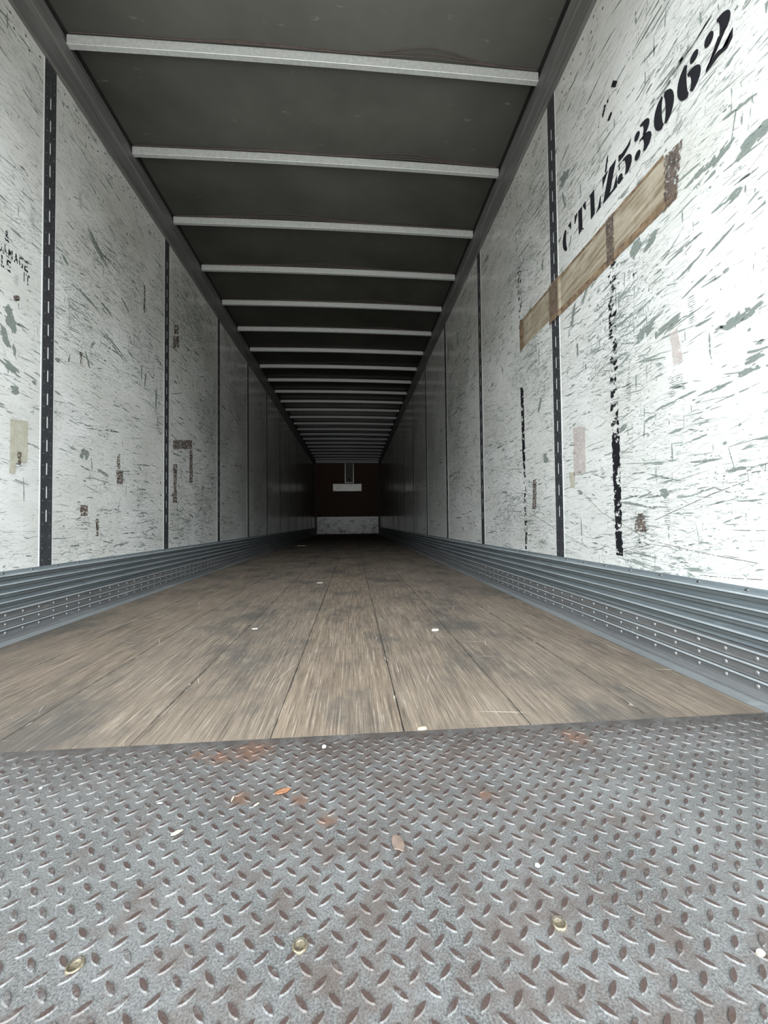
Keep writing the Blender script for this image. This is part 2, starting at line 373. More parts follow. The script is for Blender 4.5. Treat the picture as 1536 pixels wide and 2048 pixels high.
# scuff band (corrugated) with rivets and screws, and flat sill
def band(name, side):
    pts = []; mi = []
    def p(i, z, m=0): pts.append((i, z)); mi.append(m)
    p(0, ZS+.001); p(.003, ZS); p(.005, .268)
    for zr in (.262, .226, .190, .154):
        p(.010, zr+.006); p(.0215, zr+.0012); p(.0255, zr-.0002, 2); p(.026, zr-.003, 2); p(.018, zr-.008); p(.016, zr-.017); p(.009, zr-.019); p(.009, zr-.026)
        p(.014, zr-.031)
    p(.010, .125); p(.010, .121, 1)
    for zr in (.118, .082, .046):
        p(.025, zr+.003, 1); p(.0325, zr+.001, 1); p(.0345, zr-.001, 2); p(.034, zr-.004, 2); p(.029, zr-.009, 1); p(.029, zr-.028, 1); p(.031, zr-.032, 1)
    p(.036, .010, 1); p(.046, .006, 1); p(.046, -.01, 1)
    o = prof(name, pts, None, Y0, YD, side, mi[1:], [m_bandu, m_bandl, m_ridge]); 
    tag(o, 'grey corrugated metal scuff band along the %s wall' % ('left' if side < 0 else 'right'), None, None, st)
    X = XL if side < 0 else XR; s = 1 if side < 0 else -1
    rv = MB(); rv.dome((0, 0, 0), (s, 0, 0), .0072, .0034, 10); proto = None
    P = []
    y = .966 - .088*8; 
    ys = []
    while y < YD-.1:
        ys.append(y)
        y += .088
    for q, y in enumerate(ys):
        for z in (.1005, .064, .029): P.append((y, z))
    P = [q for q in P if q[0] > (.9 if side > 0 else 1.5)]
    for i, (y, z) in enumerate(P[:100]):
        if proto is None: proto = rv.build('rivet', m_rivet, o, True); c = proto
        else: c = proto.copy(); COL.objects.link(c); c.parent = o
        c.location = (X+s*.0285, y, z)
    rest = MB()
    for y, z in P[100:]: rest.dome((X+s*.0285, y, z), (s, 0, 0), .0072, .0034, 6)
    tag(rest.build('rivet', m_rivet, o, True), None, None, None, 'stuff')
    sc = MB(); sc.dome((0, 0, 0), (s, 0, 0), .0068, .005, 10); proto = None
    y = 1.0066
    sl = []
    while y < YD-.1: sl.append(y); y += .1525
    for i, y in enumerate(sl):
        if y < (.9 if side > 0 else 1.7): continue
        if proto is None: proto = sc.build('screw', m_screw, o, True); c = proto
        else: c = proto.copy(); COL.objects.link(c); c.parent = o
        c.location = (X+s*.0045, y, .2695)
    return o
bL = band('baseboard_left', -1); bR = band('baseboard_right', 1)
for nm, a, c2 in (('trim_4', XL+.02, -1.3495), ('trim_5', .9835, XR-.02)):
    b = MB(); b.box((a, .894, -.03), (c2, YD, .001))
    xx = a+.045 if a < 0 else c2-.045
    b.box((xx-.004, .894, 0), (xx+.004, YD, .0025))
    tag(b.build(nm, m_sill), 'flat worn metal sill beside the wood floor', None, None, st)

# front wall
b = MB(); b.box((XL-.06, YD, -.03), (XR+.06, YD+.03, ZR+.04)); tag(b.build('wall_front', m_ply), 'dark brown plywood front wall', None, None, st)
b = MB(); b.box((XL, YD-.03, 2.475+H-.09), (XR, YD, ZR+.004)); tag(b.build('trim_6', m_bowm), 'pale metal header across the top of the front wall', None, None, st)
for nm, a, c2 in (('trim_7', XL, XL+.035), ('trim_8', XR-.035, XR)):
    b = MB(); b.box((a, YD-.02, .0), (c2, YD, 2.385+H)); tag(b.build(nm, m_rail), 'thin corner strip of the front wall', None, None, st)
b = MB()
kx0, kx1, kz0, kz1 = XL+.04, XR-.04, .03, .70
b.box((kx0, YD-.012, kz0), (kx1, YD-.001, kz1)); b.box((kx0, YD-.02, kz1-.05), (kx1, YD-.001, kz1+.004))
tag(b.build('kick_plate', m_kick), 'dented silver metal kick plate across the foot of the front wall', 'metal plate')
b = MB(); 
t = bpy.data.objects.new('wall_channel', None); COL.objects.link(t); t.location = (-.112, YD, 1.60+H)
tag(t, 'upright grey metal panel with pale frame hanging from the top of the front wall', 'metal panel')
b.box((-.165, -.012, 0), (.165, 0, .77)); b.build('panel', m_dull, t)
b = MB(); b.box((-.18, -.03, 0), (-.145, 0, .77)); b.box((.145, -.03, 0), (.18, 0, .77)); b.box((-.18, -.026, -.012), (.18, 0, .012)); b.build('frame', m_alu, t)
b = MB(); b.dome((0, -.012, .12), (0, -1, 0), .03, .01, 12); b.build('knob', m_black or m_screw, t, True)
b = MB(); b.box((-.763, YD-.02, 1.262+H), (.367, YD, 1.55+H))
for i in range(7): b.box((-.763, YD-.0225, 1.275+H+i*.04), (.367, YD-.02, 1.283+H+i*.04))
tag(b.build('metal_plate', m_alu), 'bright silver horizontal plate in the middle of the front wall', 'metal plate')

ORD = ['first', 'second', 'third', 'fourth', 'fifth', 'sixth', 'seventh', 'eighth', 'ninth', 'tenth', 'eleventh', 'twelfth', 'thirteenth',
       'fourteenth', 'fifteenth', 'sixteenth', 'seventeenth', 'eighteenth', 'nineteenth', 'twentieth', 'twenty-first', 'twenty-second', 'twenty-third']

# ------------------------------------------------------------------ roof bows
def bow_mesh():
    sec = [(0, .0500), (0, .001), (.001, 0), (.026, 0), (.026, .0035), (.0035, .0045), (.0035, .0500)]
    n = 16; L0, L1 = XL+.018, XR-.018; v = []; fc = []; m = len(sec)
    for i in range(n+1):
        x = L0+(L1-L0)*i/n
        for y, z in sec: v.append((x-(L0+L1)/2, y, z+crown(x)))
    for i in range(n):
        for j in range(m):
            j2 = (j+1) % m; fc.append((i*m+j, i*m+j2, (i+1)*m+j2, (i+1)*m+j))
    fc.append(tuple(range(m))[::-1]); fc.append(tuple(n*m+j for j in range(m)))
    me = bpy.data.meshes.new('beam'); me.from_pydata(v, [], fc); me.update(); me.materials.append(m_bowm); return me
beam = bow_mesh(); xc = (XL+XR)/2
bulge = {0: (.62, .30, .028), 1: (.58, .38, .024), 2: (-.30, .45, .030), 3: (-.05, .45, .026), 4: (.40, .35, .026), 5: (.62, .3, .022), 6: (.2, .5, .012), 7: (-.5, .35, .024), 8: (-.05, .32, .024), 9: (.3, .3, .02)}
for i in range(23):
    y = 2.0815 + .6055*i
    if y > YD-.3: break
    t = bpy.data.objects.new('roof_bow', None); COL.objects.link(t); t.location = (xc, y, ZB)
    tag(t, 'galvanised roof bow, the %s crossing the ceiling counting from the camera' % ORD[i] if i < 22 else 'galvanised roof bow nearest the front wall', 'roof bow', 'roof bows under the ceiling')
    o = bpy.data.objects.new('beam', beam); COL.objects.link(o); o.parent = t
    if i < 12:
        random.seed(i+40)
        c0, wd, hh = bulge.get(i, (random.uniform(-.6, .6), .35, .02))
        b = MB()
        for q, s_ in enumerate((1., .55, .2)):
            pts = []
            for j in range(61):
                x = -1.22+2.44*j/60; g = math.exp(-((x-c0)/wd)**2*1.6)+.25*math.exp(-((x+.55-c0*.4)/.3)**2)
                pts.append((x, -.005-g*hh*s_*1.9-.003*q, .0560+crown(x+xc)-.004*q))
            b.tube(pts, .0026, 5)
        b.build('sealant_strip', m_strip, t, True)

# ------------------------------------------------------------------ slotted logistic posts
def post_mesh(side):
    s = 1 if side < 0 else -1
    W = .036; z0, z1 = ZS-.002, ZW-.004; d = .0022; b = MB()
    zs = []; z = .024+H-.004
    zc = []
    while z < 1.25+H+.8: zc.append(z); z += .1112
    sl = [(q, q+.056) for q in zc if q > z0+.02]
    sw = .0044
    def quad(y0, y1, za, zb): b.add([(s*d, y0, za), (s*d, y1, za), (s*d, y1, zb), (s*d, y0, zb)], [(0, 1, 2, 3) if s > 0 else (3, 2, 1, 0)])
    quad(-W, -sw, z0, z1); quad(sw, W, z0, z1)
    last = z0
    for a, c in sl:
        quad(-sw, sw, last, a); last = c
        # slot cheeks
        b.add([(s*d, -sw, a), (0, -sw, a), (0, -sw, c), (s*d, -sw, c)], [(0, 1, 2, 3)])
        b.add([(s*d, sw, a), (0, sw, a), (0, sw, c), (s*d, sw, c)], [(3, 2, 1, 0)])
        b.dome((s*d, 0, c+.008), (s, 0, 0), .0042, .0004, 8, 1)
    quad(-sw, sw, last, z1)
    b.add([(s*d, -W, z0), (0, -W-.001, z0), (0, -W-.001, z1), (s*d, -W, z1)], [(0, 1, 2, 3)])
    b.add([(s*d, W, z0), (0, W+.001, z0), (0, W+.001, z1), (s*d, W, z1)], [(3, 2, 1, 0)])
    for q in range(int((z1-z0)/.0556)):
        for yy in (-.022, .022): b.dome((s*d, yy, z0+.03+q*.0556), (s, 0, 0), .0032, .0012, 6, 2)
    me = bpy.data.meshes.new('post_face'); me.from_pydata(b.v, [], b.f); me.update()
    for m in (m_post, m_screw, m_rail): me.materials.append(m)
    for p, k in zip(me.polygons, b.k): p.material_index = k
    e = MB()
    e.box((min(0, s*.0009), -.0028, z0), (max(0, s*.0009), .0028, z1))
    em = bpy.data.meshes.new('edge_strip'); em.from_pydata(e.v, [], e.f); em.update(); em.materials.append(m_edge)
    return me, em
for side, X, nm in ((-1, XL, 'left'), (1, XR, 'right')):
    me, em = post_mesh(side)
    for i in range(12):
        y = (2.005 if side < 0 else 1.9885) + 1.22*i
        if y > YD-.2: break
        t = bpy.data.objects.new('slotted_post', None); COL.objects.link(t); t.location = (X, y, 0)
        lab = 'black slotted upright post set in the %s wall, %s from the camera' % (nm, ORD[i])
        if side > 0 and i == 0: lab = 'black slotted upright post on the right wall crossed by brown tape'
        if side < 0 and i == 0: lab = 'black slotted upright post on the left wall beside the faded black lettering'
        tag(t, lab, 'wall post', 'slotted posts on the %s wall' % nm)
        o = bpy.data.objects.new('post_face', me); COL.objects.link(o); o.parent = t
        for dy in (-.0395, .0395, 0):
            o = bpy.data.objects.new('edge_strip', em); COL.objects.link(o); o.parent = t; o.location = (0, dy, 0)
            if dy == 0: o.name = 'slot_backing'; o.scale = (.6, 1.9, 1)

# ------------------------------------------------------------------ marks on the walls
EPS = .0008
def wx(side, e=EPS): return XL+e if side < 0 else XR-e
def wface(side, poly):
    # orientation of a fan polygon so that it faces into the trailer
    a = sum(poly[i][0]*poly[(i+1) % len(poly)][1]-poly[(i+1) % len(poly)][0]*poly[i][1] for i in range(len(poly)))
    return poly if (a > 0) == (side < 0) else poly[::-1]
def rough_strip(b, side, y, z, L, W, ang, rnd, e=EPS, n=None, gaps=.12, taper=True):
    n = n or max(4, int(L/.012)); ca, sa = math.cos(ang), math.sin(ang); prev = None; bend = rnd.uniform(-.12, .12)*L
    for i in range(n+1):
        t = i/n; s_ = (t-.5)*L; ww = W*(math.sin(math.pi*min(max(t, .03), .97))**.6 if taper else 1)*rnd.uniform(.45, 1.15)*.5
        o = bend*(t-.5)**2 + rnd.uniform(-.12, .12)*W
        a = (y+ca*s_-sa*(o-ww), z+sa*s_+ca*(o-ww)); c = (y+ca*s_-sa*(o+ww), z+sa*s_+ca*(o+ww))
        if prev and rnd.random() > gaps:
            q = wface(side, [prev[0], a, c, prev[1]])
            b.add([(wx(side, e), p[0], p[1]) for p in q], [(0, 1, 2, 3)])
        prev = (a, c)
def in_post(side, y, m=.05):
    y0 = 2.005 if side < 0 else 1.9885
    k = (y-y0)/1.22; return abs(k-round(k))*1.22 < m and y > 1.5
for side, par in ((-1, wL), (1, wR)):
    rnd = random.Random(11 if side < 0 else 23); b = MB()
    for i in range(7000):
        y = .7+6.5*rnd.random()**1.3 if i < 4200 else rnd.uniform(3, 13); z = .30+rnd.random()*2.35
        if in_post(side, y, .055): continue
        L = rnd.choice((.012, .02, .03, .05, .08, .14)) * rnd.uniform(.6, 1.4); W = rnd.choice((.0016, .0022, .003, .005, .009)) * rnd.uniform(.6, 1.4)
        if i >= 4200: W *= 2.2; L *= 1.4
        ang = rnd.gauss(0, .16) if rnd.random() < .8 else math.pi/2+rnd.gauss(0, .1)
        if abs(ang) > 1: L *= .6
        if in_post(side, y-L/2) or in_post(side, y+L/2): continue
        if z-L*abs(math.sin(ang)) < ZS+.03 or z+L*abs(math.sin(ang)) > ZW-.04: continue
        rough_strip(b, side, y, z, L, W, ang, rnd)
    # combs of parallel short scrapes
    for i in range(45):
        y = .9+4*rnd.random(); z = .4+rnd.random()*1.8
        if in_post(side, y, .09): continue
        for q in range(rnd.randint(5, 14)): rough_strip(b, side, y+rnd.uniform(-.003, .003), z+q*.0075, .03, .0025, .05, rnd, n=3)
    # big bare patches read off the photograph: pixel centre, length, width (m), tilt
    big = [(20, 640, .10, .055, -1.2), (8, 670, .10, .04, -1.0), (28, 700, .05, .02, -1.3), (20, 735, .12, .024, -.35), (30, 780, .05, .03, .2), (68, 765, .03, .016, -.2), (15, 855, .0, .0, 0),
           (168, 908, .08, .05, .1), (170, 935, .10, .012, -.2), (205, 945, .11, .014, -.3), (312, 795, .15, .03, 1.5), (290, 760, .14, .02, 1.4), (283, 745, .12, .02, 1.5), (225, 690, .34, .016, -.30),
           (178, 600, .2, .014, -.15), (215, 620, .13, .018, -.2), (195, 500, .20, .02, -.45), (190, 485, .2, .016, -.5), (130, 520, .06, .018, -.5), (116, 720, .04, .02, .2), (138, 718, .05, .016, 1.3), (175, 720, .10, .018, -1.1), (185, 690, .08, .014, .9), (250, 610, .12, .014, -.5), (245, 960, .05, .02, -.3), (240, 1088, .12, .012, .0), (150, 1090, .08, .012, .0)] if side < 0 else \
          [(1128, 355, .09, .05, -.2), (1128, 400, .10, .02, -1.3), (1270, 500, .07, .05, .35), (1300, 485, .08, .025, .3), (1147, 630, .10, .03, 1.1), (1170, 590, .10, .014, .9), (1190, 560, .08, .012, .5), (1290, 665, .10, .03, .15), (1330, 655, .12, .022, .15), (1345, 650, .08, .012, .2),
           (1470, 640, .09, .025, .12), (1505, 620, .07, .018, .3), (1510, 715, .07, .016, .1), (1490, 745, .05, .014, .0), (1440, 310, .10, .022, .25), (1500, 285, .09, .028, .3), (1400, 345, .05, .018, .2), (1530, 255, .05, .03, .3), (1470, 390, .05, .02, .2),
           (1092, 915, .055, .05, .2), (1245, 858, .05, .02, .2), (1300, 835, .07, .012, .1), (1080, 810, .10, .022, 1.0), (1005, 740, .07, .018, -1.2), (980, 720, .06, .02, .8), (985, 770, .05, .02, .3), (1410, 920, .14, .008, -.05), (1480, 935, .10, .010, 0.), (1370, 790, .12, .007, .06), (1430, 775, .12, .009, .04), (1330, 810, .1, .007, .08),
           (1345, 905, .006, .06, .0), (1420, 690, .006, .06, 0.), (1155, 700, .02, .06, .0), (1160, 985, .05, .02, -.2), (1330, 985, .04, .025, .0), (1120, 480, .03, .015, .3), (1085, 530, .03, .05, .1), (1060, 620, .05, .015, .4), (1380, 530, .12, .012, .25), (1440, 480, .10, .01, .3), (1300, 600, .14, .007, .12), (1400, 560, .2, .008, .2), (1250, 640, .2, .006, .15),
           (1500, 1000, .08, .006, .02), (1460, 1048, .07, .004, .0), (1110, 310, .08, .014, .7), (1060, 380, .10, .012, .9), (1200, 330, .1, .010, .4), (1330, 215, .09, .012, .2), (1290, 170, .1, .01, .15)]
    for px, py, L, W, a in big:
        if L <= 0: continue
        y, z = onX(px, py, XL if side < 0 else XR)
        if a > .6 or a < -.6: pass
        aa = a if side < 0 else -a
        for q in range(3 if W > .012 else 1):
            rough_strip(b, side, y+rnd.uniform(-.15, .15)*L*math.cos(aa)*(q > 0), z+(q-1)*W*.30, L*rnd.uniform(.7, 1), W*(.75 if W > .012 else 1), aa, rnd, e=EPS*(1.2+.2*q), gaps=.05)
    tag(b.build('paint_scrape', m_chip, par), None, None, None, 'stuff')
    # nail heads in a zigzag under the top rail
    b = MB(); s = 1 if side < 0 else -1; q = 0; y = 1.2
    while y < 9:
        if not in_post(side, y, .06): b.dome((wx(side, 0), y, ZW-.055-(.045 if q % 2 else 0)), (s, 0, 0), .0055, .001, 6)
        y += .062 if q % 2 else .02
        q += 1
    tag(b.build('nail_head', m_screw, par), None, None, None, 'stuff')

# long hairline scratches low on the right wall
b = MB()
for pts in ([(1165, 985), (1205, 1025), (1300, 1080), (1400, 1105), (1536, 1130)], [(1240, 1105), (1300, 1088), (1350, 1095)], [(1400, 1150), (1460, 1156), (1536, 1160)], [(1310, 1040), (1420, 990), (1510, 955)], [(1050, 1020), (1200, 1110)]):
    w_ = [onX(px, py, XR) for px, py in pts]; fine = []
    for (a, c) in zip(w_[:-1], w_[1:]):
        for j in range(8): t = j/8; fine.append((wx(1), a[0]+(c[0]-a[0])*t, a[1]+(c[1]-a[1])*t))
    b.tube(fine, .0007, 4)
b.build('long_scratch', m_brown, wR)

def patch(name, side, mat, corners, parent, e=.0012, n=24, jag=0.0, seed=1):
    # a thin painted / stuck-on patch between four wall points (y,z): tl, tr, br, bl, with torn side edges
    rnd = random.Random(seed); v = []; fc = []; (a, b_, c, d) = corners
    for i in range(n+1):
        t = i/n; L = [a[k]+(d[k]-a[k])*t for k in (0, 1)]; R = [b_[k]+(c[k]-b_[k])*t for k in (0, 1)]
        j1, j2 = rnd.uniform(-jag, jag), rnd.uniform(-jag, jag)
        v += [(wx(side, e), L[0]+j1, L[1]), (wx(side, e), R[0]+j2, R[1])]
    for i in range(n): fc.append((2*i, 2*i+1, 2*i+3, 2*i+2))
    return obj(name, v, fc, mat, parent)
def P4(side, *px): return [onX(x, y, XL if side < 0 else XR) for x, y in px]

# black vertical tape bands on the right lining
patch('black_band', 1, m_blackb2, P4(1, (1215, 500), (1231, 497), (1238, 872), (1223, 872)), wR, jag=.004, n=60, seed=3)
patch('black_band', 1, m_blackb, P4(1, (1224, 872), (1239, 872), (1246, 1112), (1233, 1110)), wR, jag=.004, n=50, seed=4)
patch('black_band', 1, m_blackb2, P4(1, (1035, 535), (1042, 533), (1045, 660), (1039, 665)), wR, jag=.002, n=30, seed=5)
patch('black_band', 1, m_blackb, P4(1, (1041, 775), (1047, 775), (1051, 930), (1046, 930)), wR, jag=.002, n=30, seed=6)
patch('black_band', 1, m_blackb2, P4(1, (1047, 930), (1051, 930), (1056, 1100), (1051, 1098)), wR, jag=.002, n=30, seed=7)
# brown residues and stickers
patch('glue_residue', 1, m_brown, P4(1, (1066, 960), (1073, 958), (1073, 1018), (1065, 1018)), wR, jag=.006, n=16, seed=8)
patch('glue_residue', 1, m_brown, P4(1, (1275, 1028), (1288, 1026), (1294, 1064), (1268, 1062)), wR, jag=.007, n=16, seed=9)
patch('pink_sticker', 1, m_pink, P4(1, (1147, 855), (1170, 852), (1172, 945), (1148, 952)), wR, jag=.003, n=20, seed=10)
patch('pink_sticker', 1, m_pink, P4(1, (1340, 668), (1355, 655), (1366, 718), (1348, 733)), wR, jag=.002, n=20, seed=12)
patch('glue_residue', 1, m_tan, P4(1, (1138, 945), (1150, 944), (1150, 975), (1142, 975)), wR, jag=.004, n=12, seed=13)
patch('tan_sticker', -1, m_tan, P4(-1, (20, 838), (56, 842), (54, 925), (19, 925)), wL, jag=.001, n=16, seed=14)
patch('tan_sticker', -1, m_tan, P4(-1, (19, 925), (32, 925), (30, 948), (17, 946)), wL, jag=.002, n=10, seed=15)
patch('glue_residue', -1, m_brown, P4(-1, (34, 902), (42, 905), (40, 930), (35, 928)), wL, e=.0022, jag=.003, n=10, seed=16)
for i, (x0, y0, x1, y1) in enumerate([(346, 928, 354, 950), (347, 950, 353, 985), (345, 985, 354, 1005), (234, 908, 240, 938), (233, 940, 245, 968), (160, 1010, 175, 1032), (191, 1038, 197, 1072), (346, 880, 384, 898), (379, 900, 385, 965), (348, 650, 357, 668), (346, 672, 358, 696), (28, 592, 38, 602), (160, 705, 163, 730), (287, 570, 290, 625)]):
    patch('glue_residue', -1, m_brown, P4(-1, (x0, y0), (x1, y0), (x1, y1), (x0, y1)), wL, jag=.006, n=10, seed=20+i)
# dark knocks on the right lining
for i, (x0, y0, x1, y1) in enumerate([(1204, 210, 1212, 235), (1216, 225, 1225, 240), (1196, 232, 1200, 268), (1222, 160, 1236, 175), (1214, 178, 1222, 205), (1210, 310, 1218, 345)]):
    patch('black_smudge', 1, m_blackb, P4(1, (x0+5, y0), (x1, y0), (x1-5, y1), (x0, y1)), wR, jag=.004, n=8, seed=50+i)

# wide yellowed tape crossing the first right post (raised where it bridges the post)
def ribbon(mb, za, zb, ya, yb, lift, seed, jag=0.):
    rnd = random.Random(seed); n = 90; pr = None
    for i in range(n+1):
        y = ya+(yb-ya)*i/n; d = abs(y-1.9885)
        l = lift + .0065*max(0., min(1., (.062-d)/.016))
        a = (XR-l, y, za(y)+rnd.uniform(-jag, jag)); c = (XR-l, y, zb(y)+rnd.uniform(-jag, jag)*.4)
        if pr: mb.add([pr[0], a, c, pr[1]], [(0, 1, 2, 3)])
        pr = (a, c)
lin = lambda ya, za, yb, zb: (lambda y: za+(zb-za)*(y-ya)/(yb-ya))
t = MB(); m_over = worn('brown_tape_over_post', (.12, .085, .06), .2, (1, 40, 40), .05, .45, (.20, .15, .11), .85)
top = lin(1.2, 1.238+H, 2.425, 1.252+H); bot = lin(1.2, 1.085+H, 2.425, 1.080+H)
b1 = MB(); ribbon(b1, bot, top, 1.245, 2.425, .0016, 1)
tp = b1.build('wall_tape', m_tape); tag(tp, 'wide strip of yellowed brown tape stuck across the right wall below the stencilled number', 'tape')
b2 = MB(); ribbon(b2, lambda y: top(y)-.004, lambda y: top(y)+.010, 1.25, 2.42, .0022, 2, .0015); b2.build('tape_edge', m_tapee, tp)
b2 = MB(); ribbon(b2, lambda y: bot(y)-.028, lambda y: bot(y)+.004, 1.20, 2.05, .0022, 3, .003); b2.build('tape_edge', m_tapee, tp)
b2 = MB(); ribbon(b2, bot, top, 1.948, 2.030, .0024, 5); b2.build('tape_bridge', m_over, tp)
o = patch('glue_residue', 1, m_brown, [(1.175, 1.225+H), (1.245, 1.235+H), (1.25, 1.05+H), (1.20, 1.06+H)], tp, e=.0028, jag=.006, n=24, seed=31)
o = patch('glue_residue', 1, m_brown, [(1.51, 1.255+H), (1.56, 1.255+H), (1.56, 1.06+H), (1.515, 1.06+H)], tp, e=.003, jag=.003, n=24, seed=33)
o = patch('glue_residue', 1, m_tapee, [(2.37, 1.25+H), (2.43, 1.25+H), (2.425, 1.07+H), (2.37, 1.08+H)], tp, e=.003, jag=.003, n=24, seed=34)

# ---- black stencil number C T L Z 5 3 0 6 2 on the right wall (outlines in a 0..1 box, u to the reader's right)
def ell(cx, cy, rx, ry, a0, a1, n=18):
    return [(cx+rx*math.cos(math.radians(a0+(a1-a0)*i/n)), cy+ry*math.sin(math.radians(a0+(a1-a0)*i/n))) for i in range(n+1)]
def cres(cx, cy, rx, ry, a0, a1, tx, ty, cx2=None):
    # strip between outer arc and inner arc
    o_ = ell(cx, cy, rx, ry, a0, a1); i_ = ell(cx2 if cx2 is not None else cx, cy, tx, ty, a0, a1); return ('strip', o_, i_)
def poly(*p): return ('poly', list(p))
def disk(cx, cy, rx, ry): return ('poly', ell(cx, cy, rx, ry, 0, 342, 18))
G = {
 'C': [cres(.52, .5, .46, .50, 115, 255, .12, .42), cres(.50, .5, .44, .50, -70, -15, .38, .47), poly((.62, .98), (.92, 1.0), (.92, .62), (.80, .80)), disk(.40, .06, .08, .06)],
 'T': [poly((.34, 1), (.68, 1), (.68, .06), (.34, .0)), poly((.0, 1.0), (.27, 1.0), (.27, .93), (.06, .66), (.0, .66)), poly((.75, 1.0), (1.0, 1.0), (1.0, .66), (.94, .66), (.75, .93)), poly((.68, .08), (.84, .0), (.68, .0))],
 'L': [poly((.06, 1), (.42, 1), (.42, .04), (.06, .0)), poly((.50, .0), (.95, .0), (.98, .42), (.92, .42), (.70, .10)), poly((-.06, 1), (.06, 1), (.06, .92))],
 'Z': [poly((.52, 1), (.98, 1), (.46, .0), (.0, .0)), poly((.02, 1.0), (.44, 1.0), (.10, .70), (.02, .56)), poly((.46, .0), (1.0, .0), (1.0, .44), (.92, .34), (.74, .10), (.46, .08))],
 '5': [poly((.14, 1.0), (.36, .92), (.70, .94), (.94, 1.02), (.86, .84), (.50, .74), (.14, .76)), poly((.14, .68), (.20, .70), (.20, .48), (.14, .44)), cres(.45, .32, .50, .34, -66, 100, .12, .27), disk(.20, .14, .17, .15), poly((.30, .06), (.40, .06), (.42, .02), (.30, .0))],
 '3': [cres(.42, .76, .44, .26, -66, 100, .12, .17), cres(.42, .27, .52, .29, -68, 84, .12, .21), disk(.18, .80, .16, .13), disk(.18, .16, .17, .14), poly((.30, .56), (.60, .55), (.62, .50), (.32, .50))],
 '0': [cres(.50, .5, .48, .50, 98, 258, .09, .41), cres(.50, .5, .48, .50, -78, 82, .09, .41)],
 '6': [cres(.50, .48, .48, .50, 106, 264, .08, .41), cres(.50, .30, .48, .34, -74, 96, .10, .21), disk(.74, .86, .17, .13)],
 '2': [disk(.20, .78, .17, .16), cres(.50, .70, .44, .31, -46, 92, .08, .22), poly((.50, .52), (.82, .52), (.40, .20), (.08, .12), (.04, .02)), poly((.06, .0), (.20, .16), (.50, .18), (.80, .04), (1.0, .30), (.98, .06), (.80, -.04), (.50, .03)), ],
}
def glyph(ch, y, z, w_, h_, side=1, mat=m_letter, parent=wR):
    b = MB(); s = -1 if side > 0 else 1
    for kind, *d in G[ch]:
        if kind == 'poly':
            p = d[0]; me = [(wx(side, .0015), y+s*q[0]*w_, z+q[1]*h_) for q in p]
            c = (wx(side, .0015), y+s*w_*sum(q[0] for q in p)/len(p), z+h_*sum(q[1] for q in p)/len(p))
            if len(p) <= 7: b.add(me, [tuple(range(len(p)))])
            else: b.add(me+[c], [(i, (i+1) % len(p), len(p)) for i in range(len(p))])
        else:
            o_, i_ = d; m = len(o_)
            b.add([(wx(side, .0015), y+s*q[0]*w_, z+q[1]*h_) for q in o_+i_], [(i, i+1, m+i+1, m+i) for i in range(m-1)])
    return b.build('stencil_letter', mat, parent)
for ch, y in zip('CTLZ53062', (1.905, 1.790, 1.668, 1.578, 1.487, 1.387, 1.290, 1.189, 1.088)):
    glyph(ch, y, 1.340+H, .092 if ch not in 'L' else .080, .114)

# faded black lettering on the left wall
def letter(ch, y, z, h):
    cu = bpy.data.curves.new('lettering' , 'FONT'); cu.body = ch; cu.size = 1.0; cu.offset = .022
    o = bpy.data.objects.new('tmp', cu); COL.objects.link(o); dg = bpy.context.evaluated_depsgraph_get()
    me = bpy.data.meshes.new_from_object(o.evaluated_get(dg)); bpy.data.objects.remove(o)
    xs = [v.co.x for v in me.vertices]; ys = [v.co.y for v in me.vertices]; w0 = max(xs)-min(xs); h0 = max(ys)-min(ys); x0 = min(xs); y0 = min(ys)
    wd = min(.0215, w0/h0*h*1.1) if ch != "I" else .004
    for v in me.vertices: v.co = Vector((XL+.0014, y+(v.co.x-x0)/w0*wd, z+(v.co.y-y0)/h0*h))
    me.name = 'lettering'; me.materials.clear(); me.materials.append(m_fade)
    q = bpy.data.objects.new('lettering', me); COL.objects.link(q); q.parent = wL
m_fade = worn('faded_black_lettering', (.02, .02, .022), .47, (1, 60, 90), .03)
for ch, y, z in (('&', 1.762, 1.203), ('D', 1.728, 1.139), ('A', 1.753, 1.139), ('M', 1.780, 1.139), ('A', 1.808, 1.139), ('G', 1.834, 1.139), ('E', 1.862, 1.139),
                 ('L', 1.746, 1.082), ('E', 1.772, 1.082), ('I', 1.860, 1.082), ('T', 1.871, 1.082)):
    letter(ch, y, z+H, .048)

# ------------------------------------------------------------------ diamond tread plate
t = bpy.data.objects.new('tread_plate', None); COL.objects.link(t); t.location = (xc, .5, 0)
tag(t, 'grey rusty diamond tread steel plate at the rear threshold in front of the wood floor', 'floor plate')
b = MB(); b.box((XL+.02-xc, Y0-.5, -.03), (XR-.02-xc, .8915-.5, 0), 0)
rnd = random.Random(5); no = 6
def lug(cx, cy, a, L, W):
    ca, sa = math.cos(a), math.sin(a); base = []; topv = []
    out = []
    for i in range(no+1): q = -1+2*i/no; out.append((q, (1-q*q)**.8))
    ring = [(q, w1) for q, w1 in out] + [(q, -w1) for q, w1 in out[1:-1][::-1]]
    v = [(cx+ca*q*L/2-sa*w1*W/2, cy+sa*q*L/2+ca*w1*W/2, -.0001) for q, w1 in ring]
    v += [(cx+ca*q*L*.44-sa*w1*W*.36, cy+sa*q*L*.44+ca*w1*W*.36, .0016) for q, w1 in ring]
    m = len(ring); b.add(v, [(i, (i+1) % m, m+(i+1) % m, m+i) for i in range(m)], 0); b.add(v[m:], [tuple(range(m))], 1)
row = 0; y = .4475
ys = [.4475 + .01492*j for j in range(-40, 30)]
